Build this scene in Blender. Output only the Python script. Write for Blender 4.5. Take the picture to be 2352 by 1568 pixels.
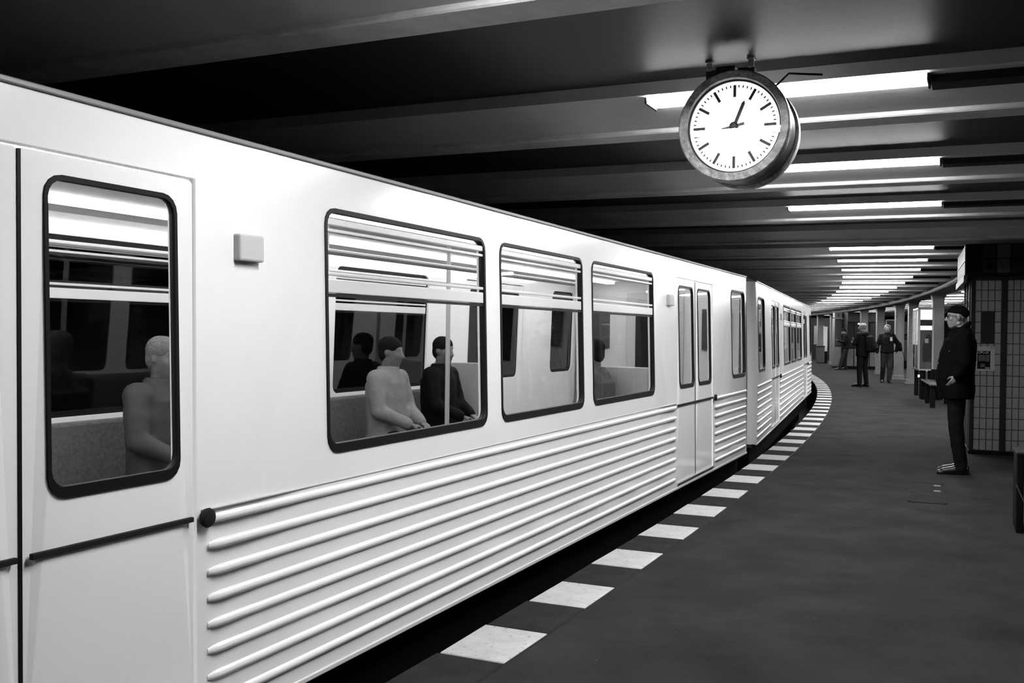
import bpy, bmesh, math, random
from mathutils import Vector, Matrix
from math import sin, cos, pi, atan2, hypot
random.seed(7)
for o in list(bpy.data.objects): bpy.data.objects.remove(o)
SC = bpy.context.scene
COL = SC.collection

# ------------------------------------------------------------------ camera
H_CAM = 1.45
cam_d = bpy.data.cameras.new('camera'); cam = bpy.data.objects.new('camera', cam_d); COL.objects.link(cam)
cam_d.sensor_width = 36; cam_d.lens = 2320 / 2352 * 36; cam_d.clip_start = .05; cam_d.clip_end = 300
PITCH, ROLL = -.010047, .012552
cp, sp, cr, sr = cos(PITCH), sin(PITCH), cos(ROLL), sin(ROLL)
# rows: image right, image down, forward, in (x, down, forward) axes
Mx = Matrix(((cr, -sr, 0), (sr, cr, 0), (0, 0, 1))) @ Matrix(((1, 0, 0), (0, cp, sp), (0, -sp, cp)))
def w3(r): return Vector((r[0], r[2], -r[1]))
right, down, fwd = w3(Mx[0]), w3(Mx[1]), w3(Mx[2])
cam.matrix_world = Matrix(((right.x, -down.x, -fwd.x, 0), (right.y, -down.y, -fwd.y, 0), (right.z, -down.z, -fwd.z, H_CAM), (0, 0, 0, 1)))
SC.camera = cam

# ------------------------------------------------------------------ world, exposure
wd = bpy.data.worlds.new('world'); SC.world = wd; wd.use_nodes = True
wd.node_tree.nodes['Background'].inputs[0].default_value = (1, 1, 1, 1)
wd.node_tree.nodes['Background'].inputs[1].default_value = 0.0
vs = SC.view_settings
SC.display_settings.display_device = 'sRGB'
vs.view_transform = 'Standard'; vs.look = 'None'; vs.gamma = 1.0; vs.use_curve_mapping = False
vs.exposure = 0.45
LAMP = 56.0          # platform lamps
LAMP_FAR = 56.0
CABIN = 15.0          # tubes inside the carriages
DIAL = 0.9
SHOWCASE = 1.0
try:
    SC.cycles.use_denoising = True
    SC.cycles.max_bounces = 8
    SC.cycles.sample_clamp_indirect = 4
except Exception: pass

# ------------------------------------------------------------------ curved platform frame: s along, u across, z up
S = H_CAM
CX, CY = -95.890219 * S, 48.099307 * S
R = 105.716884 * S
AC = atan2(-CY, -CX)
A0, PER, FR, W = -.439424, .006443, .003176, .230965 * S
B0, BP = -.443645, .016281
def ang(s): return AC + s / R
def P(s, u, z=0.):
    a = ang(s); return Vector((CX + (R + u) * cos(a), CY + (R + u) * sin(a), z))
def beam_s(i): return (B0 + i * BP - AC) * R

# ------------------------------------------------------------------ materials (all grey: the photograph is black and white)
MATS = {}
def mat(name, v, rough=.6, metal=0., spec=.5, noise=0., nscale=8., bump=0., bscale=40., coat=0., speck=0.):
    if name in MATS: return MATS[name]
    m = bpy.data.materials.new(name); m.use_nodes = True; nt = m.node_tree; b = nt.nodes['Principled BSDF']
    b.inputs['Base Color'].default_value = (v, v, v, 1); b.inputs['Roughness'].default_value = rough
    b.inputs['Metallic'].default_value = metal; b.inputs['Specular IOR Level'].default_value = spec
    b.inputs['Coat Weight'].default_value = coat; b.inputs['Coat Roughness'].default_value = .08
    tc = nt.nodes.new('ShaderNodeTexCoord')
    if noise > 0 or speck > 0:
        n = nt.nodes.new('ShaderNodeTexNoise'); n.inputs['Scale'].default_value = nscale; n.inputs['Detail'].default_value = 8; n.inputs['Roughness'].default_value = .65
        nt.links.new(tc.outputs['Object'], n.inputs['Vector'])
        mr = nt.nodes.new('ShaderNodeMapRange'); mr.inputs[1].default_value = .3; mr.inputs[2].default_value = .7
        mr.inputs[3].default_value = v * (1 - noise); mr.inputs[4].default_value = v * (1 + noise)
        nt.links.new(n.outputs['Fac'], mr.inputs[0]); out = mr.outputs[0]
        if speck > 0:
            n2 = nt.nodes.new('ShaderNodeTexNoise'); n2.inputs['Scale'].default_value = 34; n2.inputs['Detail'].default_value = 3
            nt.links.new(tc.outputs['Object'], n2.inputs['Vector'])
            m2 = nt.nodes.new('ShaderNodeMapRange'); m2.inputs[1].default_value = .74 if v < .2 else .36; m2.inputs[2].default_value = .78 if v < .2 else .30
            m2.inputs[3].default_value = 0; m2.inputs[4].default_value = 1
            nt.links.new(n2.outputs['Fac'], m2.inputs[0])
            mx = nt.nodes.new('ShaderNodeMix'); mx.data_type = 'FLOAT'
            nt.links.new(m2.outputs[0], mx.inputs[0]); nt.links.new(out, mx.inputs[2]); mx.inputs[3].default_value = speck
            out = mx.outputs[0]
        nt.links.new(out, b.inputs['Base Color'])
    if bump > 0:
        n = nt.nodes.new('ShaderNodeTexNoise'); n.inputs['Scale'].default_value = bscale; n.inputs['Detail'].default_value = 5
        nt.links.new(tc.outputs['Object'], n.inputs['Vector'])
        bp = nt.nodes.new('ShaderNodeBump'); bp.inputs['Strength'].default_value = bump; bp.inputs['Distance'].default_value = .01
        nt.links.new(n.outputs['Fac'], bp.inputs['Height']); nt.links.new(bp.outputs[0], b.inputs['Normal'])
    MATS[name] = m; return m
def emis(name, strength):
    if name in MATS: return MATS[name]
    m = bpy.data.materials.new(name); m.use_nodes = True; nt = m.node_tree; b = nt.nodes['Principled BSDF']
    b.inputs['Base Color'].default_value = (.8, .8, .8, 1)
    b.inputs['Emission Color'].default_value = (1, 1, 1, 1); b.inputs['Emission Strength'].default_value = strength
    MATS[name] = m; return m
def glass(name, tint, gloss_rough=.02, ior=1.6):
    if name in MATS: return MATS[name]
    m = bpy.data.materials.new(name); m.use_nodes = True; nt = m.node_tree
    for n in list(nt.nodes): nt.nodes.remove(n)
    o = nt.nodes.new('ShaderNodeOutputMaterial'); mx = nt.nodes.new('ShaderNodeMixShader'); ge = nt.nodes.new('ShaderNodeNewGeometry'); mm = nt.nodes.new('ShaderNodeMath'); mm.operation = 'MULTIPLY'; sb_ = nt.nodes.new('ShaderNodeMath'); sb_.operation = 'SUBTRACT'; sb_.inputs[0].default_value = 1
    t = nt.nodes.new('ShaderNodeBsdfTransparent'); t.inputs[0].default_value = (tint, tint, tint, 1)
    g = nt.nodes.new('ShaderNodeBsdfGlossy'); g.inputs[0].default_value = (1, 1, 1, 1); g.inputs['Roughness'].default_value = gloss_rough
    f = nt.nodes.new('ShaderNodeFresnel'); f.inputs[0].default_value = ior
    nt.links.new(ge.outputs['Backfacing'], sb_.inputs[1]); nt.links.new(f.outputs[0], mm.inputs[0]); nt.links.new(sb_.outputs[0], mm.inputs[1]); nt.links.new(mm.outputs[0], mx.inputs[0]); nt.links.new(t.outputs[0], mx.inputs[1]); nt.links.new(g.outputs[0], mx.inputs[2])
    nt.links.new(mx.outputs[0], o.inputs[0]); MATS[name] = m; return m

M_ASPH = mat('asphalt', .024, .9, spec=.02, noise=.35, nscale=1.7, bump=.25, bscale=120, speck=.14)
M_SLAB_L = mat('painted_slab_light', .42, .6, spec=.2, noise=.16, nscale=9, bump=.15, bscale=60, speck=.2)
M_SLAB_D = mat('slab_dark', .024, .9, spec=.02, noise=.3, nscale=6, bump=.3, bscale=90)
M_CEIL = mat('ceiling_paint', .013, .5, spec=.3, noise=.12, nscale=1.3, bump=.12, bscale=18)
M_CEIL_LIT = mat('ceiling_paint_lamplit', .50, .5, noise=.1, nscale=2.2, bump=.1, bscale=25)  # lamp glow on the haunches put into a paler copy of the ceiling paint
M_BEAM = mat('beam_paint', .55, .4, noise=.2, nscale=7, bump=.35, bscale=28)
M_DARKWALL = mat('tunnel_wall', .012, .9, spec=.05, noise=.3, nscale=2, bump=.2)
M_BODY = mat('carriage_paint', .90, .22, coat=.5, noise=.015, nscale=1.2)
M_BODY2 = mat('carriage_trim', .70, .3, coat=.3)
M_ROOF = mat('carriage_roof', .22, .45)
M_RUB = mat('black_rubber', .006, .5, spec=.15)
M_UNDER = mat('underframe_black', .004, .8, spec=.03)
M_STEEL = mat('brushed_steel', .5, .3, metal=1.)
M_INT = mat('cabin_lining', 0.7, .5)
M_SEAT = mat('seat_fabric', .13, .85, spec=.08, noise=.25, nscale=40)
M_LIGHTSEAT = mat('seat_shell', .5, .5)
M_COL = mat('column_paint', 0.16, .5, noise=.12, nscale=3, bump=.15, bscale=30)
M_BLACK = mat('black_paint', .006, .5, spec=.04)
M_DGREY = mat('dark_grey_paint', .018, .6, spec=.06)
M_GREY = mat('mid_grey_paint', .07, .5, spec=.15, noise=.1)
M_TILE = mat('glazed_tile', 0.22, .18, noise=.14, nscale=9)
M_GROUT = mat('dark_grout', .025, .8)
M_WHITE = mat('white_enamel', 0.5, .35)
M_COAT = mat('black_wool', .003, .95, spec=.03, bump=.4, bscale=90)
M_COAT2 = mat('black_nylon', .005, .7, spec=.08, bump=.6, bscale=22)
M_JEANS = mat('dark_denim', .006, .9, spec=.04, noise=.3, nscale=9, bump=.3, bscale=60)
M_JEANS2 = mat('faded_denim', 0.02, .85, spec=.08, noise=.5, nscale=4, bump=.3, bscale=60)
M_TROUS = mat('grey_trousers', 0.02, .85, spec=.08, noise=.2)
M_SHOE = mat('black_leather', .006, .3, spec=.25)
M_SKIN = mat('skin', 0.16, .5, noise=.06, nscale=30)
M_HAIRG = mat('grey_hair', .18, .8, spec=.1, noise=.35, nscale=60, bump=.6, bscale=120)
M_HAIRD = mat('dark_hair', .008, .8, spec=.08, bump=.6, bscale=120)
M_EYE = mat('eye_dark', .02, .2)
M_LAMP = emis('lamp_diffuser', LAMP)
M_LAMPF = emis('lamp_diffuser_far', LAMP_FAR)
M_CABIN = emis('cabin_tube', CABIN)
M_DIAL = emis('clock_dial', DIAL)
M_SHOW = emis('showcase_light_reflection', SHOWCASE)  # case backlight, also the glow of a painted reflection and a glint
M_GLASS = glass('window_glass', .8)
M_GLASSD = glass('dark_glass', .55)

# ------------------------------------------------------------------ mesh helpers
def new_obj(name, me, m=None, parent=None, loc=None, rot=None):
    if m is not None and me is not None and not me.materials: me.materials.append(m)
    o = bpy.data.objects.new(name, me); COL.objects.link(o)
    if parent: o.parent = parent
    if loc is not None: o.location = loc
    if rot is not None: o.rotation_euler = rot
    return o
def tag(o, label=None, cat=None, group=None, kind=None):
    if label: o['label'] = label
    if cat: o['category'] = cat
    if group: o['group'] = group
    if kind: o['kind'] = kind
    return o
def empty(name, label, cat, loc=(0, 0, 0), rz=0., group=None):
    o = bpy.data.objects.new(name, None); COL.objects.link(o); o.location = loc; o.rotation_euler = (0, 0, rz)
    o.empty_display_size = .1
    return tag(o, label, cat, group)
class G:
    """collects polygons; build() makes one mesh object"""
    def __init__(s): s.v = []; s.f = []
    def add(s, vs, fs):
        k = len(s.v); s.v += [tuple(v) for v in vs]; s.f += [[k + i for i in f] for f in fs]; return s
    def box(s, x0, x1, y0, y1, z0, z1):
        return s.add([(x0,y0,z0),(x1,y0,z0),(x1,y1,z0),(x0,y1,z0),(x0,y0,z1),(x1,y0,z1),(x1,y1,z1),(x0,y1,z1)],
                     [(0,3,2,1),(4,5,6,7),(0,1,5,4),(1,2,6,5),(2,3,7,6),(3,0,4,7)])
    def sector(s, s0, s1, u0, u1, z0, z1, n=1):
        for i in range(n):
            a, b = s0 + (s1 - s0) * i / n, s0 + (s1 - s0) * (i + 1) / n
            s.add([P(a,u0,z0),P(a,u1,z0),P(b,u1,z0),P(b,u0,z0),P(a,u0,z1),P(a,u1,z1),P(b,u1,z1),P(b,u0,z1)],
                  [(0,3,2,1),(4,5,6,7),(0,1,5,4),(1,2,6,5),(2,3,7,6),(3,0,4,7)])
        return s
    def rings(s, rings, cap=True, close=True):
        """rings: list of equal-length point lists"""
        n = len(rings[0]); k = len(s.v)
        for r in rings: s.v += [tuple(p) for p in r]
        for i in range(len(rings) - 1):
            for j in range(n if close else n - 1):
                a, b = k + i*n + j, k + i*n + (j+1) % n
                s.f.append([a, b, b + n, a + n])
        if cap:
            s.f.append([k + j for j in range(n)][::-1]); s.f.append([k + (len(rings)-1)*n + j for j in range(n)])
        return s
    def tube(s, pts, r, n=8):
        pts = [Vector(p) for p in pts]; rr = r if isinstance(r, (list, tuple)) else [r] * len(pts)
        rings = []; prev = None
        for i, p in enumerate(pts):
            d = (pts[min(i+1, len(pts)-1)] - pts[max(i-1, 0)]).normalized()
            if prev is None:
                up = Vector((0,0,1)) if abs(d.z) < .9 else Vector((1,0,0)); a = d.cross(up).normalized()
            else: a = (prev - d * prev.dot(d)).normalized()
            prev = a; b = d.cross(a)
            rings.append([p + (a * cos(2*pi*j/n) + b * sin(2*pi*j/n)) * rr[i] for j in range(n)])
        return s.rings(rings)
    def build(s, name, m=None, parent=None, loc=None, rot=None, smooth=False, bevel=0., fn=None, seg=2):
        me = bpy.data.meshes.new(name)
        vs_ = [fn(Vector(v)) for v in s.v] if fn else s.v
        me.from_pydata([tuple(v) for v in vs_], [], s.f); me.update()
        bm = bmesh.new(); bm.from_mesh(me); bmesh.ops.recalc_face_normals(bm, faces=bm.faces)
        if bevel > 0:
            es = [e for e in bm.edges if len(e.link_faces) == 2 and e.calc_face_angle(0) > .5]
            bmesh.ops.bevel(bm, geom=es, offset=bevel, segments=seg, affect='EDGES', profile=.5)
        bm.to_mesh(me); bm.free()
        if smooth:
            me.shade_smooth()
            if hasattr(me, 'set_sharp_from_angle'): me.set_sharp_from_angle(angle=.7)
        return new_obj(name, me, m, parent, loc, rot)
def box(name, m, parent, x0, x1, y0, y1, z0, z1, bevel=0., fn=None, **k):
    return G().box(x0, x1, y0, y1, z0, z1).build(name, m, parent, bevel=bevel, fn=fn, **k)
def lathe_rings(prof, n=48, ax='y'):
    """prof: (r, t) pairs; axis along y"""
    return [[(r * cos(2*pi*j/n), t, r * sin(2*pi*j/n)) for j in range(n)] for r, t in prof]
def rr(x0, x1, z0, z1, r, n=4):
    pts = []
    for cx_, cz_, a in ((x1-r, z1-r, 0), (x0+r, z1-r, pi/2), (x0+r, z0+r, pi), (x1-r, z0+r, 3*pi/2)):
        for i in range(n+1): pts.append((cx_ + r*cos(a + pi/2*i/n), cz_ + r*sin(a + pi/2*i/n)))
    return pts
def plate(name, outer, holes, y0, y1, m, parent, fn=None, smooth=False):
    """flat plate in the xz plane between y0 and y1, with holes"""
    cu = bpy.data.curves.new('tmp', 'CURVE'); cu.dimensions = '2D'; cu.fill_mode = 'BOTH'; cu.extrude = (y1 - y0) / 2
    for pts in [outer] + list(holes):
        sp_ = cu.splines.new('POLY'); sp_.points.add(len(pts) - 1)
        for i, q in enumerate(pts): sp_.points[i].co = (q[0], q[1], 0, 1)
        sp_.use_cyclic_u = True
    ob = bpy.data.objects.new('tmp', cu); COL.objects.link(ob)
    dg = bpy.context.evaluated_depsgraph_get(); me = bpy.data.meshes.new_from_object(ob.evaluated_get(dg))
    bpy.data.objects.remove(ob); bpy.data.curves.remove(cu)
    me.name = name; me.materials.clear()
    for v in me.vertices:
        q = Vector((v.co.x, (y0 + y1) / 2 - v.co.z, v.co.y)); v.co = fn(q) if fn else q
    bm = bmesh.new(); bm.from_mesh(me); bmesh.ops.remove_doubles(bm, verts=bm.verts, dist=1e-5); bmesh.ops.recalc_face_normals(bm, faces=bm.faces); bm.to_mesh(me); bm.free()
    return new_obj(name, me, m, parent)
def text(name, body, size, m, parent, loc, rot, ext=.001, align='CENTER'):
    cu = bpy.data.curves.new('tmp', 'FONT'); cu.body = body; cu.size = size; cu.extrude = ext; cu.align_x = align; cu.align_y = 'CENTER'
    ob = bpy.data.objects.new('tmp', cu); COL.objects.link(ob)
    dg = bpy.context.evaluated_depsgraph_get(); me = bpy.data.meshes.new_from_object(ob.evaluated_get(dg))
    bpy.data.objects.remove(ob); bpy.data.curves.remove(cu); me.name = name; me.materials.clear()
    return new_obj(name, me, m, parent, loc, rot)
def copy_tree(o, parent=None):
    c = o.copy(); COL.objects.link(c)
    if parent: c.parent = parent
    for ch in list(o.children): copy_tree(ch, c)
    return c
ORD = ['first','second','third','fourth','fifth','sixth','seventh','eighth','ninth','tenth','eleventh','twelfth','thirteenth','fourteenth','fifteenth','sixteenth','seventeenth','eighteenth','nineteenth','twentieth','twenty-first','twenty-second','twenty-third','twenty-fourth','twenty-fifth']
# ================================================================== SETTING
S0, S1 = -9., 64.
UW0, UW1 = -3.55, 9.4        # tunnel walls
# platform floor and body
fl = tag(G().sector(S0, S1, W, 2*2.9 - W, -.08, 0, 70).build('floor', M_ASPH), kind='structure')
G().sector(S0, S1, .02, 2*2.9 - .02, -1.0, -.08, 70).build('platform_body', M_DARKWALL, fl)
tag(G().sector(S0, S1, UW0, .02, -1.15, -1.0, 70).build('floor', M_UNDER), kind='structure')
tag(G().sector(S0, S1, 5.78, UW1, -1.15, -1.0, 70).build('floor', M_UNDER), kind='structure')
tag(G().sector(S0, S1, UW0 - .2, UW0, -1.15, 2.95, 70).build('wall_left', M_DARKWALL), kind='structure')
tag(G().sector(S0, S1, UW1, UW1 + .2, -1.15, 2.95, 70).build('wall_right', M_DARKWALL), kind='structure')
tag(G().sector(S1, S1 + .3, UW0, UW1, -1.15, 2.95).build('wall_far', M_DARKWALL), kind='structure')
tag(G().sector(S0 - .3, S0, UW0, UW1, -1.15, 2.95).build('wall_near', M_DARKWALL), kind='structure')
# rails of both tracks
for uc in (-1.47, 7.27):
    t = tag(G().sector(S0, S1, uc - .75, uc - .68, -1.0, -.86, 70).sector(S0, S1, uc + .68, uc + .75, -1.0, -.86, 70).build('trim_1', M_DGREY), kind='structure')
# edge slabs: alternating light and dark, both platform edges (near one in view)
rnd = random.Random(3)
i = -11
slab_n = 0
while True:
    a0 = A0 + i * PER; s0 = (a0 - AC) * R
    if s0 > S1 - 1: break
    if s0 > S0:
        for k, (d0, d1, m) in enumerate(((0, FR, M_SLAB_L), (FR, PER, M_SLAB_D))):
            p0, p1 = (a0 + d0 - AC) * R + .004, (a0 + d1 - AC) * R - .004
            dz = rnd.uniform(-.0015, .0015); e0, e1 = rnd.uniform(-.006, .006), rnd.uniform(-.006, .006)
            g = G(); z0, z1 = -.079, .002 + dz
            q = [P(p0, 0 + e0), P(p0, W - .006), P(p1, W - .006), P(p1, 0 + e1)]
            c = (q[0] + q[2]) / 2
            g.add([(v.x - c.x, v.y - c.y, z0) for v in q] + [(v.x - c.x, v.y - c.y, z1) for v in q],
                  [(0,3,2,1),(4,5,6,7),(0,1,5,4),(1,2,6,5),(2,3,7,6),(3,0,4,7)])
            o = g.build('edge_slab', m, fl, bevel=.004, seg=1, loc=(c.x, c.y, 0)); slab_n += 1
    i += 1
# crack-like joint strip between the slabs and the asphalt
G().sector(S0, S1, W - .006, W + .004, -.07, .0005, 70).build('joint_strip', M_BLACK, fl)
G().sector(S0, S1, 5.8 - W, 5.8, -.08, .001, 70).build('edge_band', M_SLAB_L, fl)
# service hatch in the asphalt
hx = empty('service_hatch', 'square metal hatch let into the asphalt floor in front of the man in the cap', 'hatch', P(10.0, 1.86), ang(10.0))
box('hatch_plate', M_SLAB_D, hx, -.14, .14, -.62, .62, .0, .004, .002)
for a_ in ((-.16, -.14, -.64, .64), (.14, .16, -.64, .64), (-.16, .16, -.64, -.62), (-.16, .16, .62, .64)): box('hatch_frame', M_ASPH, hx, *a_, 0, .006)
for yy in (.42, .05): box('hatch_lug', M_GREY, hx, .05, .11, yy, yy + .09, .004, .008, .002)

# ------------------------------------------------------------------ ceiling: slab, per-bay panels, girders
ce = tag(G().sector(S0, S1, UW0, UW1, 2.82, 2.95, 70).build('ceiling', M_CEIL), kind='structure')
I0, I1 = -4, 25
for i in range(I0, I1 + 1):
    sb = beam_s(i); prev = beam_s(i - 1) + .22
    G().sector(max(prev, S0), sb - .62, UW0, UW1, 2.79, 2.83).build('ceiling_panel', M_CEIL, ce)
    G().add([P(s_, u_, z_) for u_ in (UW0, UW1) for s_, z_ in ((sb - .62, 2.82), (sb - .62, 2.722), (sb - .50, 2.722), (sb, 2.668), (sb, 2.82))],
            [(0,1,2,3,4), (9,8,7,6,5)] + [(j, (j+1) % 5, 5 + (j+1) % 5, 5 + j) for j in range(5)]).build('haunch_panel', M_CEIL_LIT, ce)
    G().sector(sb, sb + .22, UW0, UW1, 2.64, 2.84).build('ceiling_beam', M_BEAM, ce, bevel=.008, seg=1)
# longitudinal girder on the columns with a pipe along it
G().sector(15.9, S1, 2.70, 3.10, 2.52, 2.64, 60).build('girder', M_CEIL, ce)
def arc_tube(s0, s1, u, z, r, n):
    return G().tube([P(s0 + (s1 - s0) * k / n, u, z) for k in range(n + 1)], r, 8)
arc_tube(15.9, S1, 2.58, 2.53, .035, 60).build('ceiling_pipe', M_COL, ce, smooth=True)

# ------------------------------------------------------------------ platform lamps
def make_lamp(label, cat='lamp'):
    e = empty('ceiling_lamp', label, cat)
    # local x radial 0..1.5, y across, z up, 0 = bottom of diffuser
    box('housing', M_GREY, e, -.02, 1.42, -.07, .07, .034, .040)
    n = 8; w = .098
    prof = [(-w + 2*w*j/n, -.008 * (1 - (2*j/n - 1)**2)) for j in range(n + 1)]
    ring = [[(x, y, z + .016) for y, z in prof] + [(x, w, .034), (x, -w, .034)] for x in (0, 1.40)]
    G().rings(ring).build('diffuser', M_LAMP, e, smooth=False)
    for x in (-.012, 1.40): box('end_cap', M_DGREY, e, x, x + .012, -w - .004, w + .004, -.0, .034, .003)
    return e
U_L0 = .535
lamp0 = None
near_lab = {-3: 'ceiling lamp farthest behind the clock side, behind the viewer', -2: 'unseen added ceiling lamp two bays behind the viewer', -1: 'ceiling lamp overhead just behind the viewer',
            0: 'bright ceiling lamp cut by the top edge, nearest the viewer', 1: 'large glowing ceiling lamp directly behind the clock', 2: 'long ceiling lamp one bay beyond the clock, seen right of its rim',
            3: 'thin ceiling lamp two bays beyond the clock'}
kk = 0
for i in range(-2, I1):  # the unseen lamp behind the viewer is added to light the near train
    if i in (-1, 4): continue
    sb = beam_s(i); sl = sb - .47
    if i in near_lab: lab = near_lab[i]
    else: lab = 'far ceiling lamp over the platform, %s in the row past the dark bay' % ORD[kk]; kk += 1
    if lamp0 is None: lamp0 = make_lamp(lab); o = lamp0
    else: o = copy_tree(lamp0)
    o['label'] = lab; o['group'] = 'lamps over the near half of the platform'
    o.location = P(sl, U_L0, 2.688); o.rotation_euler = (0, 0, ang(sl))
    # cable trunking that carries on past the lamp
    if i < 10: G().sector(sl - .05, sl + .10, U_L0 + 1.42, 2.68, 2.68, 2.73).build('cable_trunking', M_DGREY, ce)
kk = 0
for i in range(5, I1):
    sb = beam_s(i); sl = sb - .47
    o = copy_tree(lamp0); o['group'] = 'lamps over the far half of the platform'
    o['label'] = 'ceiling lamp seen between the columns, %s over the far platform half' % ORD[kk]; kk += 1
    o.location = P(sl, 5.8 - 1.95, 2.688); o.rotation_euler = (0, 0, ang(sl))
# ================================================================== TRAIN
CARW = 2.30
def lean(z): return max(0., z - .9) * .03
def sidefn(side):
    def f(q):
        y = q.y + lean(q.z)
        return Vector((q.x, y if side == 0 else CARW - y, q.z))
    return f
WIN = [(-2.42, -.88), (-.68, .68), (.88, 2.42)]
DOORS = [(-4.64, -3.20), (3.20, 4.64)]
def make_car(label, loc, rz, hn, hf, nws):
    car = empty('train_carriage', label, 'train', loc, rz)
    ZB, ZT = .015, 2.14
    rc = .12
    for side in (0, 1):
        f = sidefn(side)
        holes = [rr(a, b, .925, 1.965, .07) for a, b in WIN] + [rr(a, b, .95, 1.955, .09) for a, b in nws]
        holes += [[(b, .05), (b, 1.975), (a, 1.975), (a, .05)] for a, b in DOORS]
        plate('side_wall', [(-hn + rc, ZB), (hf - rc, ZB), (hf - rc, ZT), (-hn + rc, ZT)], holes, 0, .05, M_BODY, car, f)
        # windows
        for k, (a, b) in enumerate(WIN + list(nws)):
            z0, z1, r_ = (.925, 1.965, .07) if k < 3 else (.95, 1.955, .09)
            w = plate('window', rr(a - .004, b + .004, z0 - .004, z1 + .004, r_ + .004), [rr(a + .013, b - .013, z0 + .034, z1 - .016, r_ * .8)], -.006, .03, M_RUB, car, f)
            g = G().box(a + .01, b - .01, .018, .024, z0 + .01, z1 - .01); g.build('pane', M_GLASS, w, fn=f)
            if k < 3:
                box('transom', M_BODY2, w, a + .018, b - .018, .0, .03, 1.605, 1.665, .004, fn=f)
                box('transom_seal', M_RUB, w, a + .018, b - .018, .001, .02, 1.588, 1.602, fn=f)
                box('hopper_frame', M_BODY2, w, a + .018, b - .018, .0, .03, 1.895, 1.925, .004, fn=f)
                box('hopper_frame', M_BODY2, w, a + .018, b - .018, .0, .03, 1.865, 1.880, .003, fn=f)
                box('hopper_lower_rail', M_BODY2, w, a + .018, b - .018, .0, .03, 1.680, 1.695, .003, fn=f)
        # doors: two leaves each
        for a, b in DOORS:
            mid = (a + b) / 2
            for x0, x1, hx_ in ((a + .006, mid - .004, mid - .05), (mid + .004, b - .006, mid + .05)):
                leaf = plate('door_leaf', rr(x0, x1, .055, 1.965, .01, 1), [rr(x0 + .085, x1 - .085, .935, 1.90, .06)], .012, .045, M_BODY, car, f)
                plate('door_seal', rr(x0 + .08, x1 - .08, .93, 1.905, .065), [rr(x0 + .094, x1 - .094, .965, 1.888, .052)], .006, .03, M_RUB, leaf, f)
                box('pane', M_GLASS, leaf, x0 + .09, x1 - .09, .022, .027, .94, 1.895, fn=f)
                box('grab_bar', M_DGREY, leaf, x0 + .02, x1 - .02, .0, .016, .768, .786, .003, fn=f)
            box('door_threshold', M_STEEL, car, a, b, -.012, .06, .035, .055, .003, fn=f)
            box('door_gasket', M_RUB, car, mid - .006, mid + .006, .008, .04, .06, 1.96, fn=f)
            kn = G().rings([[(b + .03 + r_ * cos(2*pi*j/14), y_, .775 + r_ * sin(2*pi*j/14)) for j in range(14)] for r_, y_ in ((.032, .0), (.036, -.012), (.03, -.022), (.012, -.026))])
            kn.build('door_knob', M_DGREY, car, smooth=True, fn=f)
        # ribs on the lower body
        for x0, x1 in ((-hn + .16, DOORS[0][0] - .06), (DOORS[0][1] + .05, DOORS[1][0] - .05), (DOORS[1][1] + .07, hf - .16)):
            for k in range(8):
                zc = .765 - k * .095
                n = 8; rings = []
                for x, sc in ((x0, .15), (x0 + .03, .8), (x0 + .06, 1), (x1 - .06, 1), (x1 - .03, .8), (x1, .15)):
                    rings.append([(x, .002 - .016 * sc * sin(pi * j / n), zc + .018 * (.5 + .5 * sc) * cos(pi * j / n)) for j in range(n + 1)])
                G().rings(rings).build('rib', M_BODY, car, smooth=True, fn=f)
        box('sill_strip', M_BODY2, car, -hn + .1, hf - .1, -.008, .03, -.002, .02, .004, fn=f)
        box('belt_line', M_BODY2, car, DOORS[0][1] + .02, DOORS[1][0] - .02, -.003, .01, .800, .804, fn=f)
        # gutter and small side lamps
        box('gutter', M_ROOF, car, -hn + .1, hf - .1, -.012, .04, 2.138, 2.156, .004, fn=f)
        for x in (-2.93, 2.93):
            box('indicator_lamp', M_LIGHTSEAT, car, x - .07, x + .07, -.03, .01, 1.70, 1.80, .008, fn=f)
        # louvre grilles low on the body
        for x in (1.0, -1.6, 5.3):
            g = G()
            for k in range(6):
                for j in range(2): g.box(x + j * .18, x + .15 + j * .18, -.004, .01, .10 + k * .095 - .012, .10 + k * .095 + .006)
            g.build('louvre_grille', M_DGREY, car, fn=f)
    # rounded end walls
    def yl(z, side): return lean(z) if side == 0 else CARW - lean(z)
    for sx, h in ((-1, hn), (1, hf)):
        zs = [ZB, .9, ZT]; rings = []
        for z in zs:
            pts = []
            y0, y1 = yl(z, 0), yl(z, 1)
            for j in range(7): a_ = pi/2 * j / 6; pts.append((sx * (h - rc + rc * sin(a_)), y0 + rc - rc * cos(a_), z))
            for j in range(7): a_ = pi/2 * j / 6; pts.append((sx * (h - rc + rc * cos(a_)), y1 - rc + rc * sin(a_), z))
            rings.append(pts)
        g = G().rings(rings, cap=False, close=False)
        e = g.build('end_wall', M_BODY, car, smooth=True)
        # windscreens and end door
        for y0, y1 in ((.25, .80), (.90, 1.40), (1.5, 2.05)):
            box('end_window', M_RUB, e, sx*h - .012, sx*h + .012, y0, y1, 1.0, 1.85, .008)
    # roof shell
    prof = [(.0, 2.14), (.05, 2.168), (.15, 2.20), (.4, 2.245), (.8, 2.275), (1.15, 2.285), (1.5, 2.275), (1.9, 2.245), (2.15, 2.20), (2.25, 2.168), (2.30, 2.14)]
    y0l = lean(2.14)
    prof = [(y0l + y * (CARW - 2*y0l) / CARW, z) for y, z in prof]
    rings = [[(x, y, z) for y, z in prof] for x in (-hn + .04, hf - .04)]
    G().rings(rings, cap=True, close=True).build('roof', M_ROOF, car, smooth=True)
    # inside
    box('cabin_floor', M_GREY, car, -hn + .05, hf - .05, .06, CARW - .06, -.03, .03)
    box('cabin_ceiling', M_INT, car, -hn + .05, hf - .05, .10, CARW - .10, 2.09, 2.12)
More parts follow.
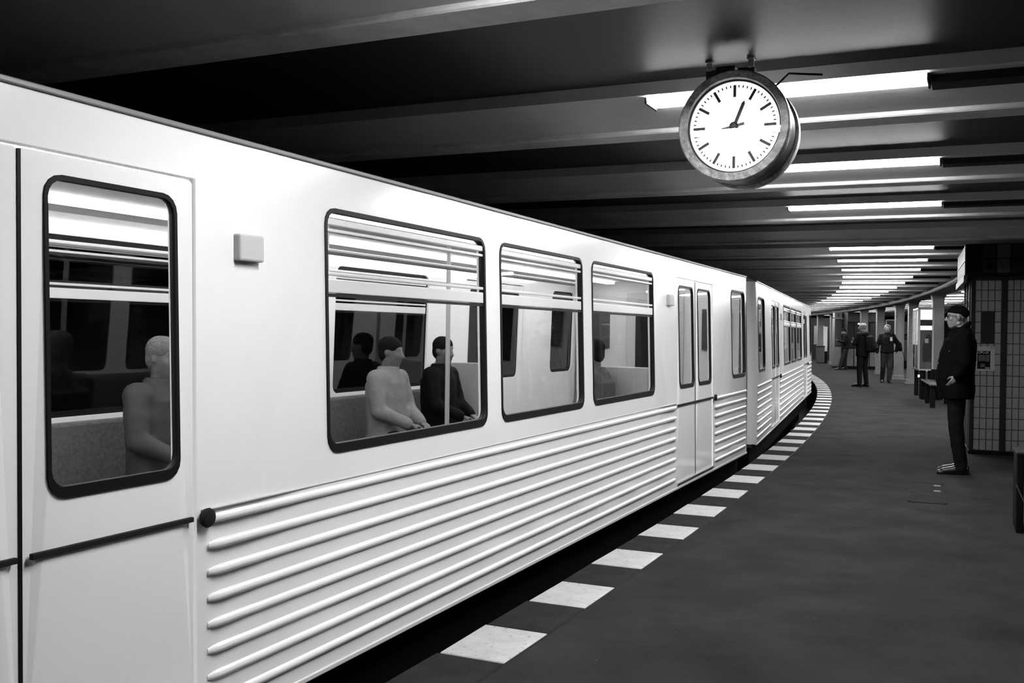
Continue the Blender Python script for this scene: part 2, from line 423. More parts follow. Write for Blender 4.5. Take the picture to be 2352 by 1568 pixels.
    for x in (-hn + .14, hf - .17): box('bulkhead', M_INT, car, x, x + .03, .10, CARW - .10, .03, 2.09)
    for x in (-hn + .17, hf - .20):
        bd = box('end_door', M_LIGHTSEAT, car, x, x + .03, .78, 1.52, .03, 1.95, .004)
        box('door_window', M_DGREY, bd, x - .004, x + .034, .90, 1.40, 1.0, 1.78, .004)
        for y0, y1 in ((.2, .55), (1.75, 2.1)): box('notice', M_GREY, bd, x - .006, x + .036, y0, y1, 1.25, 1.75, .002)
    for y in (.62, 1.62):
        box('light_strip', M_CABIN, car, -hn + .4, hf - .4, y, y + .10, 2.06, 2.09)
    for side in (0, 1):
        f = sidefn(side)
        for x0, x1 in ((-2.45, 2.45), ) :
            box('bench_seat', M_SEAT, car, x0, x1, .10, .56, .40, .48, .02, fn=f)
            box('bench_back', M_SEAT, car, x0, x1, .06, .13, .48, .90, .02, fn=f)
            box('bench_plinth', M_LIGHTSEAT, car, x0, x1, .10, .50, .03, .40, fn=f)
        for x in (-2.52, 2.52):
            box('draught_screen', M_LIGHTSEAT, car, x - .02, x + .02, .08, .62, .03, 1.15, .01, fn=f)
            G().tube([(x, .60, .03), (x, .60, 2.09)], .017).build('grab_pole', M_WHITE, car, smooth=True, fn=f)
        G().tube([(-2.52, .60, 1.86), (2.52, .60, 1.86)], .016).build('grab_rail', M_WHITE, car, smooth=True, fn=f)
    for x in (-3.92, -.8, .8, 3.92): G().tube([(x, CARW/2, .03), (x, CARW/2, 2.09)], .018).build('grab_pole', M_WHITE, car, smooth=True)
    # underframe, bogies and wheels
    box('underframe', M_UNDER, car, -hn + .12, hf - .12, .10, CARW - .10, -.34, -.03, .02)
    box('equipment_box', M_UNDER, car, -1.9, 1.9, .25, CARW - .25, -.62, -.34, .03)
    for bx in (-4.2, 4.2):
        bg = box('bogie_frame', M_UNDER, car, bx - 1.1, bx + 1.1, .22, CARW - .22, -.66, -.42, .03)
        for wx in (bx - .8, bx + .8):
            for wy in (.30, CARW - .42):
                g = G().rings([[(wx + .40 * cos(2*pi*j/20), wy + d, -.44 + .40 * sin(2*pi*j/20)) for j in range(20)] for d in (0, .12)])
                g.build('wheel', M_UNDER, bg)
    for sx, h in ((-1, hn), (1, hf)): box('coupler', M_UNDER, car, min(sx*h, sx*(h-.5)), max(sx*h, sx*(h-.5)), 1.0, 1.3, -.40, -.15, .02)
    return car
car1 = make_car('nearest pale train carriage rushing past, filling the left of the frame', P(5.9, -.32), ang(5.9) + pi/2, 6.5, 6.5, [(-6.27, -5.52), (5.52, 6.27)])
car2 = make_car('second carriage ahead in the curve, with knobbed doors and louvres', P(20.1, -.32) , ang(20.1) + pi/2 - .006, 6.9, 6.55, [(-6.62, -5.75), (5.52, 6.27)])

# ================================================================== CLOCK
def mk_clock():
    sc_ = 4.52; c = P(sc_, 1.162, 2.39)
    ck = empty('station_clock', 'round double-faced station clock hanging from the ceiling, showing about quarter to one', 'clock', c, ang(sc_))
    # local x radial, +y away from the viewer
    N = 72
    G().rings(lathe_rings([(.238, .0), (.238, .235)], N), cap=True).build('drum', M_DRUM, ck, smooth=True)
    for y0, sgn in ((.0, -1), (.235, 1)):
        pr = [(.212, y0 + sgn*.0), (.212, y0 + sgn*.030), (.216, y0 + sgn*.036), (.246, y0 + sgn*.036), (.251, y0 + sgn*.030), (.251, y0 - sgn*.022), (.236, y0 - sgn*.022)]
        g = G().rings(lathe_rings(pr + [pr[0]], N), cap=False); g.build('rim', M_RIM, ck, smooth=True)
        pr = [(.204, y0 + sgn*.004), (.204, y0 + sgn*.014), (.213, y0 + sgn*.016), (.213, y0 + sgn*.002)]
        G().rings(lathe_rings(pr + [pr[0]], N), cap=False).build('bezel', M_GREY, ck, smooth=True)
    G().rings(lathe_rings([(.207, -.004), (.207, -.001)], N)).build('dial', M_DIAL, ck)
    G().rings(lathe_rings([(.207, .236), (.207, .239)], N)).build('dial', M_DIAL, ck)
    yf = -.0045
    def bar(name, th, r0, r1, w, y0, y1, m, tip=0.):
        # th clockwise from 12 as seen by the viewer: viewer sees +x on the right
        d = Vector((sin(th), 0, cos(th))); n_ = Vector((cos(th), 0, -sin(th)))
        pts = [d*r0 - n_*w/2, d*r0 + n_*w/2, d*(r1 - tip) + n_*w/2] + ([d*r1] if tip else []) + [d*(r1 - tip) - n_*w/2]
        ring = [[(p.x, yy, p.z) for p in pts] for yy in (y0, y1)]
        return G().rings(ring).build(name, m, ck)
    for h in range(12): bar('hour_mark', h * pi / 6, .134, .188, .0125, yf - .001, yf, M_MARK)
    g = G()
    for k in range(60):
        if k % 5 == 0: continue
        th = k * pi / 30; d = Vector((sin(th), 0, cos(th))); n_ = Vector((cos(th), 0, -sin(th))); r0, r1, w = .1765, .188, .0052
        pts = [d*r0 - n_*w/2, d*r0 + n_*w/2, d*r1 + n_*w/2, d*r1 - n_*w/2]
        g.rings([[(p.x, yy, p.z) for p in pts] for yy in (yf - .001, yf)])
    g.build('minute_marks', M_MARK, ck)['kind'] = 'stuff'
    bar('hour_hand', math.radians(22), -.012, .122, .0150, -.012, -.010, M_HAND, .012)
    bar('minute_hand', math.radians(257.5), -.048, .182, .0125, -.016, -.014, M_HAND2, .010)
    G().rings(lathe_rings([(.020, -.004), (.020, -.018), (.012, -.021)], 24)).build('hub', M_HAND, ck)
    box('small_plate', M_HAND, ck, .016, .034, -.0055, -.0045, -.022, -.010)
    G().rings(lathe_rings([(.211, -.022), (.211, -.0235)], N)).build('glass', M_CGLASS, ck)
    # suspension plate and hooks
    box('hanger_plate', M_DGREY, ck, -.222, .016, .34, .40, .312, .356, .004)
    box('hanger_neck', M_DGREY, ck, -.12, -.03, .12, .345, .215, .312, .004)
    for x in (-.205, -.002):
        hk = box('hanger_hook', M_COL, ck, x - .014, x + .014, .335, .36, .352, .398, .003)
        box('hook_lip', M_COL, hk, x - .018, x + .018, .325, .37, .390, .399, .002)
    pts = [(.150, .16, .205), (.185, .18, .245), (.20, .22, .275), (.26, .30, .285), (.33, .36, .290)]
    G().tube(pts, .005, 6).build('cable', M_BLACK, ck, smooth=True)
    return ck
M_DRUM = mat('clock_drum', .22, .38, metal=.6, noise=.25, nscale=9, bump=.12, bscale=15)
M_RIM = mat('weathered_rim', .5, .42, metal=.3, noise=.6, nscale=28, bump=.7, bscale=70)
M_MARK = mat('clock_marks', .07, .5)
M_HAND = mat('clock_hands', .03, .4)
M_HAND2 = mat('minute_hand_reflect_wash', .12, .4)  # paler than the hour hand: glass reflection put into its colour
M_CGLASS = glass('clock_glass', 1.0, .01, 1.33)
mk_clock()

# ================================================================== COLUMNS
M_RIVET = mat('rivet_paint', .12, .45)
def make_column(label):
    e = empty('steel_column', label, 'column')
    hw = .135
    g = G().box(-hw + .02, hw - .02, -hw, hw, 0, 2.52)
    g.build('shaft', M_COL, e)
    for x in (-hw, hw - .02): box('cover_plate', M_COL, e, x, x + .02, -hw - .02, hw + .02, .10, 2.40, .003)
    for y in (-hw - .012, hw): box('face_plate', M_COL, e, -hw + .02, hw - .02, y, y + .012, .10, 2.40)
    box('base_plate', M_COL, e, -hw - .05, hw + .05, -hw - .05, hw + .05, 0, .03, .005)
    box('base_shoe', M_COL, e, -hw - .02, hw + .02, -hw - .03, hw + .03, .03, .14, .008)
    rings = [[(sx * (hw + a), sy * (hw + .01 + a), z) for sx, sy in ((-1,-1),(1,-1),(1,1),(-1,1))] for a, z in ((.0, 2.34), (.006, 2.40), (.022, 2.46), (.03, 2.52))]
    G().rings(rings).build('capital', M_COL, e)
    g = G()
    for k in range(18):
        z = .2 + k * .112
        for x, y, ax in [(sx * (hw - .035), -hw - .012, 1) for sx in (-1, 1)] + [(-hw, sy * (hw - .02), 0) for sy in (-1, 1)]:
            c = Vector((x, y, z)); r_ = .011
            base = []; top = []
            for j in range(6):
                a_ = 2*pi*j/6; ca, sa = cos(a_), sin(a_)
                if ax: base.append(c + Vector((r_*ca, 0, r_*sa))); top.append(c + Vector((.5*r_*ca, -.010, .5*r_*sa)))
                else: base.append(c + Vector((0, r_*ca, r_*sa))); top.append(c + Vector((-.010, .5*r_*ca, .5*r_*sa)))
            g.rings([base, top])
    g.build('rivets', M_RIVET, e)['kind'] = 'stuff'
    return e
cols = [(27.35, "riveted steel column directly behind the man's face"), (32.65, 'slim riveted steel column at left edge of the glazed showcase'),
        (35.7, 'riveted steel column behind the shoulder of the walking grey-haired man'), (40.2, 'riveted steel column left of the walking grey-haired man'),
        (44.15, "riveted steel column above the backpack wearer's head"), (51.9, 'riveted steel column standing left of the ticket machine'),
        (55.3, 'farthest riveted steel column, behind a grey bin')]
col0 = None
for s_, lab in cols:
    if col0 is None: col0 = make_column(lab); o = col0
    else: o = copy_tree(col0)
    o['label'] = lab; o['group'] = 'columns along the middle of the platform'
    o.location = P(s_, 2.9); o.rotation_euler = (0, 0, ang(s_))
M_SHOWA = mat('showcase_print', .7, .4)
M_WHITE2 = mat('pale_frame', 0.3, .4)
M_COL2 = mat('pale_panel', .14, .5, noise=.08)
M_GREY2 = mat('dim_grey_panel', 0.04, .5, noise=.15)
M_DGREY2 = mat('dim_dark_panel', 0.01, .3)
# ================================================================== TILED KIOSK (right edge)
def mk_kiosk():
    s0, u0 = 13.6, 2.34
    k = empty('tiled_kiosk', 'dark kiosk clad in small glazed tiles behind the man in the cap', 'kiosk', P(s0, u0), ang(s0))
    WD, DP = 1.12, 2.1     # local x radial, y away
    box('core', M_BLACK, k, .02, WD - .02, .03, DP, .0, 2.18)
    box('plinth', M_BLACK, k, -.01, WD + .01, -.012, DP, 0, .045, .004)
    for x0, x1 in ((0, .042), (.344, .402), (.70, .758), (1.06, 1.12)):
        box('frame_post', M_DGREY, k, x0, x1, -.006, .05, .045, 2.2, .003)
    box('frame_rail', M_DGREY, k, 0, WD, -.004, .04, 2.155, 2.21, .003)
    rn = random.Random(5)
    meshes = []
    tw, th = .0755, .1325
    for q in range(4):
        w = tw - .005; h = th - .005
        g = G(); b = .004; t = .008
        tl = [rn.uniform(-.0015, .0015) for _ in range(4)]
        g.add([(0,0,0),(w,0,0),(w,0,h),(0,0,h),(b,-t+tl[0],b),(w-b,-t+tl[1],b),(w-b,-t+tl[2],h-b),(b,-t+tl[3],h-b)],
              [(0,1,5,4),(1,2,6,5),(2,3,7,6),(3,0,4,7),(4,5,6,7)])
        o = g.build('tile', M_TILE, k); meshes.append(o.data); bpy.data.objects.remove(o)
    for px_, (x0, ntile) in enumerate(((.042, 4), (.402, 4), (.758, 4))):
        for c in range(ntile):
            for r_ in range(16):
                z = .05 + r_ * th
                x = x0 + c * tw
                if px_ == 0 and c in (1, 2) and 10 <= r_ <= 12: continue      # dark plaque takes their place
                new_obj('tile', rn.choice(meshes), None, k, (x + .0025, .030, z))
    box('grout_bed', M_GROUT, k, .03, WD - .03, .0285, .04, .045, 2.18)
    zt = .05 + 10 * th
    box('dark_plaque', M_DGREY, k, .042 + tw + .002, .042 + 3 * tw - .002, .012, .032, zt, zt + 3 * th - .004, .003)
    # side towards the track: glazed frames
    for y in (.30, .95, 1.60): box('side_post', M_GREY, k, -.012, .03, y - .03, y + .03, .045, 2.18, .003)
    for y0, y1 in ((.33, .92), (.98, 1.57)):
        box('side_glazing', M_GLASSD, k, -.004, .0, y0, y1, 1.0, 2.05)
        box('side_panel', M_BLACK, k, -.006, .01, y0, y1, .10, .95, .004)
    # overhanging fascia
    fx0, fx1, fy0, fy1 = -.075, WD + .075, -.10, 2.25
    box('fascia', M_BLACK, k, fx0, fx1, fy0, fy1, 2.21, 2.60, .004)
    for r_, z in enumerate((2.245, 2.425)):
        for c in range(7):
            x = fx0 + .03 + c * .162
            m = M_BLACK if c == 0 else (M_GREYTEX if (c % 2 == 0) else M_DGREY)
            box('fascia_panel', m, k, x, x + .145, fy0 - .008, fy0 + .004, z, z + .165, .003)
    for j in range(6): pass
    xs = fx0 + .03 + 1 * .162 + .072
    G().rings([[(xs + r_ * cos(2*pi*j/24), y, 2.327 + r_ * sin(2*pi*j/24)) for j in range(24)] for r_, y in ((.048, fy0 - .008), (.046, fy0 - .022), (.034, fy0 - .024), (.030, fy0 - .012))]).build('loudspeaker', M_BLACK, k, smooth=True)
    # bright metal edging on the side facing the track
    box('edge_lip', M_GREY, k, fx0 - .02, fx0 + .02, fy0, fy1, 2.13, 2.215, .004)
    box('edge_strip', M_GREY, k, fx0 - .008, fx0 + .004, fy0, fy1, 2.395, 2.41)
    box('edge_strip', M_GREY, k, fx0 - .008, fx0 + .004, fy0 + .02, fy0 + .03, 2.21, 2.60)
    # paper poster taped on the tiles
    p = empty('paper_poster', 'small white paper poster with a dark picture taped on the tiles beside the man', 'poster', P(s0, u0 + .072) + Vector((0, 0, 0)), ang(s0))
    W_, H_ = .205, .30; yb = .018; zb = 1.035
    box('paper', M_PAPER, p, 0, W_, yb, yb + .002, zb, zb + H_)
    box('picture', M_BLACK, p, .008, .155, yb - .001, yb, zb + .022, zb + H_ - .055)
    box('picture_figure', M_GREY, p, .020, .10, yb - .002, yb - .001, zb + .12, zb + .195)
    box('picture_figure', M_GREY, p, .105, .145, yb - .002, yb - .001, zb + .115, zb + .20)
    box('picture_figure', M_GREY, p, .045, .095, yb - .002, yb - .001, zb + .045, zb + .085)
    box('picture_figure', M_COL, p, .10, .15, yb - .002, yb - .001, zb + .025, zb + .045)
    t = text('headline', 'OPLUS', .040, M_WHITE, p, (.075, yb - .002, zb + H_ - .075), (pi/2, 0, 0), .0005)
    t = text('corner_mark', 'BVG', .024, M_BLACK, p, (W_ - .028, yb - .001, zb + H_ - .018), (pi/2, 0, 0), .0005)
    return k
M_GREYTEX = mat('hammered_glass', 0.03, .3, bump=1., bscale=30, noise=.4, nscale=30)
M_STEEL2 = mat('satin_metal', 0.2, .35, metal=.8, bump=.5, bscale=50)
M_PAPER = mat('paper', 0.3, .7)
mk_kiosk()

# ================================================================== SHOWCASE, BENCHES
def frame_box(G_, x0, x1, y, z0, z1, w, t):
    G_.box(x0, x1, y, y + t, z0, z0 + w); G_.box(x0, x1, y, y + t, z1 - w, z1); G_.box(x0, x0 + w, y, y + t, z0, z1); G_.box(x1 - w, x1, y, y + t, z0, z1)
s0 = 25.0
sh = empty('glazed_showcase', 'lit glazed display case with pale frame standing left of the man in the cap', 'showcase', P(s0, 2.24), ang(s0))
box('cabinet', M_DGREY, sh, .03, .30, .03, 1.55, .70, 2.08, .005)
g = G(); frame_box(g, 0, .33, 0, .66, 2.12, .035, .03); g.build('front_frame', M_WHITE2 if 'M_WHITE2' in globals() else M_COL, sh)
box('backlit_print', M_SHOW, sh, .036, .294, .020, .028, 1.84, 2.075)
box('backlit_print', M_GREY, sh, .036, .294, .020, .028, 1.70, 1.84)
box('backlit_print', M_SHOW, sh, .036, .294, .020, .028, 1.60, 1.70)
box('dark_print', M_COL, sh, .036, .294, .020, .028, .70, 1.60)
G().rings([[(x, y, z) for x, z in [(.10,.86),(.29,.86),(.29,1.40),(.25,1.50),(.20,1.50),(.14,1.40),(.09,1.20)]] for y in (.016, .020)]).build('reflected_figure', M_GREY, sh)  # dark silhouette reflected in the pane, painted as a flat shape
box('print_detail', M_SHOWA, sh, .14, .22, .014, .018, 1.30, 1.40)
box('front_pane', M_GLASS, sh, .036, .294, .004, .008, .70, 2.08)
g = G()
for y0, y1 in ((.05, .80), (.80, 1.55)):
    g.box(-.012, .02, y0, y0 + .03, .66, 2.12); g.box(-.012, .02, y1 - .03, y1, .66, 2.12); g.box(-.012, .02, y0, y1, .66, .70); g.box(-.012, .02, y0, y1, 2.08, 2.12)
g.build('side_frame', M_STEEL, sh)
box('side_reflection', M_SHOW, sh, .012, .022, .06, 1.54, 1.25, 2.07)  # lights reflected in the side glass, painted as a glowing sheet
box('side_print_lower', M_GREY, sh, .012, .022, .06, 1.54, .71, 1.25)
box('side_pane', M_GLASS, sh, -.004, .0, .06, 1.54, .70, 2.08)
for x0, x1 in ((.04, .14), (.22, .30)):
    for y in (.08, 1.46): box('leg', M_BLACK, sh, x0, x1, y, y + .05, 0, .70, .004)
box('floor_glint', M_SHOW, sh, .0, .04, -.01, .02, .50, .56, .008)  # glowing block that stands in for a glint near the floor

def mk_bench(label, s_, u_, L, bins=True):
    b = empty('platform_bench', label, 'bench', P(s_, u_), ang(s_))
    # local y along the platform, x across
    for k in range(4): box('seat_slat', M_BSLAT, b, .02 + k * .11, .115 + k * .11, 0, L, .44, .47, .006)
    for k in range(3): box('back_slat', M_BSLAT, b, .47 + k * .02, .49 + k * .02, 0, L, .56 + k * .11, .65 + k * .11, .004)
    for y in (.06, L / 2 - .03, L - .12):
        lg = box('leg', M_BLACK, b, .02, .12, y, y + .06, 0, .44, .004)
        box('leg', M_BLACK, b, .40, .46, y, y + .06, 0, .85, .004)
        box('seat_bracket', M_BLACK, b, .02, .46, y, y + .06, .40, .44, .003)
    box('end_panel', M_BLACK, b, .24, .50, L - .06, L, 0, .70, .006)
    return b
M_BSLAT = mat('bench_slats', 0.014, .35, noise=.3, nscale=20)
mk_bench('dark slatted bench half hidden by the black coat', 21.9, 2.24, 3.0)
# bench at the right border, mostly outside the frame
b2 = empty('platform_bench', 'black bench end cut by the lower right frame edge', 'bench', P(8.25, 2.49), ang(8.25))
box('end_panel', M_BLACK, b2, 0, .05, 0, .42, 0, .58, .008)
box('end_panel', M_BLACK, b2, 1.35, 1.40, 0, .42, 0, .58, .008)
for k in range(4): box('seat_slat', M_BSLAT, b2, .05, 1.35, .02 + k * .10, .10 + k * .10, .42, .45, .006)
box('armrest', M_DGREY, b2, -.005, .055, -.01, .43, .58, .60, .006)
G().tube([(.0, -.012, .36), (.08, -.014, .17)], .006, 6).build('bench_highlight', M_STEEL2, b2)  # diagonal highlight on the bench end, modelled as a pale rod

# ================================================================== MIDDLE ENCLOSURE, MACHINE, BACK SCREEN
s0 = 45.3
en = empty('dark_enclosure', 'tall dark enclosure with pale lower panels behind the two men on the left', 'kiosk', P(s0, 2.42), ang(s0))
box('core', M_DGREY, en, 0, 1.20, .03, 4.0, .12, 2.46, .01)
box('plinth', M_BLACK, en, -.02, 1.22, 0, 4.0, 0, .12)
for x0, x1 in ((.0, .26), (.30, .62), (.66, .90), (.94, 1.18)):
    box('lower_panel', M_COL, en, x0, x1, .005, .03, .14, .88, .004)
    box('upper_panel', M_DGREY2, en, x0, x1, .01, .03, .94, 2.0, .004)
box('fascia', M_GREY2, en, 0, 1.20, -.02, .03, 2.04, 2.44, .006)
box('exit_light', M_SHOW, en, .42, .54, -.05, -.01, 1.93, 1.99, .006)
s0 = 46.6
vm = empty('ticket_machine', 'ticket machine with slotted dark front and pale base', 'machine', P(s0, 2.08), ang(s0))
box('body', M_COL, vm, 0, .30, .02, .7, .08, 2.20, .008)
box('foot', M_DGREY, vm, -.02, .32, 0, .72, 0, .08)
box('display_front', M_DGREY, vm, .02, .28, .0, .02, .96, 2.18, .003)
for c in range(4): box('slot', M_GREY, vm, .045 + c * .058, .075 + c * .058, -.012, .0, 1.0, 2.14, .003)
box('base_door', M_COL2, vm, .02, .28, .0, .02, .12, .92, .004)
box('top_box', M_COL, vm, -.01, .31, .0, .5, 2.24, 2.46, .008)
box('top_window', M_GREY, vm, .12, .18, -.01, .01, 2.28, 2.42, .003)
s0 = 54.1
ip = empty('information_pillar', 'slim white information pillar on a black foot between the far columns', 'sign', P(s0, 2.86), ang(s0))
box('sign_panel', M_WHITE, ip, 0, .19, 0, .08, .62, 1.90, .006)
box('foot', M_BLACK, ip, 0, .20, 0, .09, 0, .62, .006)
gb = empty('litter_bin', 'grey box bin standing in front of the farthest column', 'bin', P(53.9, 2.50), ang(53.9))
box('body', M_GREY2, gb, 0, .38, 0, .35, .03, .84, .01)
box('lid', M_DGREY, gb, -.02, .40, -.02, .37, .84, .90, .01)
box('foot', M_BLACK, gb, .03, .35, .03, .32, 0, .03)
# free-standing tiled screen on the far half of the platform
s0 = 47.5
sc_ = empty('panelled_screen', 'grey panelled screen wall beyond the columns with dark base and small dark sign', 'screen', P(s0, 4.05), ang(s0))
box('core', M_DGREY, sc_, 0, 1.40, .02, .2, 0, 2.1)
for r_ in range(5):
    for c in range(3): box('wall_panel', M_GREY2, sc_, c * .467 + .004, (c + 1) * .467 - .004, 0, .02, .36 + r_ * .35, .36 + (r_ + 1) * .35 - .008, .003)
box('dark_base', M_BLACK, sc_, 0, 1.40, -.005, .02, 0, .35)
box('sign_plate', M_BLACK, sc_, .95, 1.38, -.02, 0, 1.30, 1.55, .003)
for k in range(2): box('sign_line', M_GREY, sc_, 1.0, 1.33, -.022, -.02, 1.36 + k * .08, 1.385 + k * .08)
s0 = 44.2
fp = empty('framed_notice', 'pale framed notice board between two columns above the grey-haired walker', 'notice', P(s0, 3.78), ang(s0))
g = G(); frame_box(g, 0, .40, 0, 1.25, 2.14, .045, .04); g.build('frame', M_COL2, fp)
box('board', M_DGREY, fp, .04, .36, .01, .035, 1.29, 2.10)
for x in (.02, .35): box('post', M_COL2, fp, x, x + .03, .01, .04, 0, 1.25)
# end wall of the station with posters
s0 = 61.0
ew = empty('poster_wall', 'far end wall with dim posters at the vanishing end of the platform', 'wall', P(s0, 2.2), ang(s0))
box('backing', M_DGREY, ew, 0, 3.0, .02, .2, 0, 2.46)
for k, (x0, z0, z1, m) in enumerate(((.05, 1.75, 2.15, 'M_GREY2'), (.10, 1.2, 1.6, 'M_COL2'), (.05, .6, .95, 'M_GREY2'), (.10, .15, .45, 'M_COL2'), (.7, 1.1, 2.0, 'M_GREY2'), (1.6, .9, 2.0, 'M_COL2'))):
    box('poster', globals()[m], ew, x0, x0 + .42 + .2 * (k > 3), 0, .02, z0, z1, .003)
# ================================================================== PEOPLE
M_PALE = mat('pale_wool', .26, .9, spec=.05, bump=.4, bscale=60)
class B:
    """union of capsules, ellipsoids and lofts, remeshed into one smooth surface"""
    def __init__(s): s.g = G()
    def cap(s, p, q, r0, r1=None, n=14):
        p, q = Vector(p), Vector(q); r1 = r0 if r1 is None else r1
        d = (q - p); L = d.length
        if L < 1e-6: return s.ell(p, (r0, r0, r0))
        d.normalize(); a = d.orthogonal().normalized(); b = d.cross(a)
        rings = []
        for k in range(1, 5):
            t = pi/2 * k / 4; rings.append((p - d * r0 * cos(t), r0 * sin(t)))
        for k in range(0, 4):
            t = pi/2 * k / 4; rings.append((q + d * r1 * sin(t), r1 * cos(t)))
        s.g.rings([[c + (a * cos(2*pi*j/n) + b * sin(2*pi*j/n)) * r for j in range(n)] for c, r in rings]); return s
    def chain(s, pts, rs):
        for i in range(len(pts) - 1): s.cap(pts[i], pts[i+1], rs[i], rs[i+1])
        return s
    def ell(s, c, r, M=None, n=16, m=10):
        c = Vector(c); M = M or Matrix.Identity(3); rings = []
        for i in range(1, m):
            t = pi * i / m
            rings.append([c + M @ Vector((r[0]*sin(t)*cos(2*pi*j/n), r[1]*sin(t)*sin(2*pi*j/n), r[2]*cos(t))) for j in range(n)])
        s.g.rings(rings); return s
    def loft(s, secs, n=28):
        """secs: (centre, rx, ry) horizontal ellipses from bottom to top"""
        s.g.rings([[Vector(c) + Vector((rx*cos(2*pi*j/n), ry*sin(2*pi*j/n), 0)) for j in range(n)] for c, rx, ry in secs]); return s
    def build(s, name, m, parent, voxel=.008, smooth=3, fn=None, fold=0., fscale=.12, zmin=None):
        o = s.g.build('tmp', m)
        md = o.modifiers.new('r', 'REMESH'); md.mode = 'VOXEL'; md.voxel_size = voxel
        if smooth:
            sm = o.modifiers.new('s', 'SMOOTH'); sm.iterations = smooth; sm.factor = .5
        if fold:
            tx = bpy.data.textures.new('folds', 'CLOUDS'); tx.noise_scale = fscale; tx.noise_depth = 2
            dm = o.modifiers.new('d', 'DISPLACE'); dm.texture = tx; dm.strength = fold; dm.mid_level = .5
        dg = bpy.context.evaluated_depsgraph_get(); me = bpy.data.meshes.new_from_object(o.evaluated_get(dg))
        old = o.data; bpy.data.objects.remove(o); bpy.data.meshes.remove(old); me.name = name
        for v in me.vertices:
            if fn: v.co = fn(v.co)
            if zmin is not None and v.co.z < zmin: v.co.z = zmin
        me.shade_smooth()
        return new_obj(name, me, None, parent)
def V(*a): return Vector(a)
def frame(yaw, pitch, rollv=0.):
    """columns: forward, left, up"""
    return Matrix.Rotation(yaw, 3, 'Z') @ Matrix.Rotation(-pitch, 3, 'Y') @ Matrix.Rotation(rollv, 3, 'X')
def add_head(b, hc, F, sc_=1.):
    f = lambda x, y, z: Vector(hc) + F @ (Vector((x, y, z)) * sc_)
    b.ell(f(-.015, 0, .035), [v*sc_ for v in (.098, .076, .092)], F)
    b.ell(f(.022, 0, -.025), [v*sc_ for v in (.070, .062, .088)], F)
    b.ell(f(.045, 0, -.085), [v*sc_ for v in (.040, .042, .032)], F)       # chin
    b.cap(f(-.02, .05, -.06), f(.05, .022, -.088), .018*sc_); b.cap(f(-.02, -.05, -.06), f(.05, -.022, -.088), .018*sc_)   # jaw
    b.cap(f(.078, 0, .030), f(.112, 0, -.022), .009*sc_, .013*sc_)         # nose
    b.cap(f(.100, .012, -.026), f(.100, -.012, -.026), .009*sc_)
    b.cap(f(.072, .038, .040), f(.080, 0, .036), .011*sc_); b.cap(f(.072, -.038, .040), f(.080, 0, .036), .011*sc_)        # brow
    b.cap(f(.085, .018, -.050), f(.085, -.018, -.050), .0085*sc_); b.cap(f(.083, .015, -.064), f(.083, -.015, -.064), .009*sc_)  # lips
    for sy in (1, -1):
        b.ell(f(.055, sy*.040, -.012), [v*sc_ for v in (.026, .022, .026)], F)   # cheek
        b.ell(f(-.012, sy*.078, .000), [v*sc_ for v in (.020, .008, .032)], F @ Matrix.Rotation(.2*sy, 3, 'Z'))   # ear
def add_hand(b, w, d, pn, thumb, sc_=1., curl=.5):
    """w wrist, d direction of fingers, pn palm normal, thumb side vector"""
    w = Vector(w); d = Vector(d).normalized(); pn = (Vector(pn) - d * Vector(pn).dot(d)).normalized(); t = d.cross(pn)
    if t.dot(Vector(thumb)) < 0: t = -t
    for k in range(4):
        o = (k - 1.5) * .019 * sc_
        b.cap(w + d*.015 - t*o*.6, w + d*.085*sc_ - t*o, .0125*sc_, .011*sc_)
        L = (.040, .046, .042, .032)[k] * sc_
        q = w + d*.085*sc_ - t*o
        a1 = curl * .7; d1 = d*cos(a1) + pn*sin(a1); q1 = q + d1*L
        a2 = curl * 1.6; d2 = d*cos(a2) + pn*sin(a2); q2 = q1 + d2*L*.65
        a3 = curl * 2.3; d3 = d*cos(a3) + pn*sin(a3); q3 = q2 + d3*L*.45
        b.cap(q, q1, .0095*sc_, .0085*sc_, 8); b.cap(q1, q2, .0085*sc_, .0078*sc_, 8); b.cap(q2, q3, .0078*sc_, .007*sc_, 8)
    q = w + d*.025 + t*.025*sc_; q1 = q + (d*.6 + t*.55 + pn*.35).normalized()*.042*sc_; q2 = q1 + (d*.85 + t*.1 + pn*.4).normalized()*.032*sc_
    b.cap(w + d*.01, q, .013*sc_, .013*sc_, 8); b.cap(q, q1, .0125*sc_, .0105*sc_, 8); b.cap(q1, q2, .0105*sc_, .0085*sc_, 8)
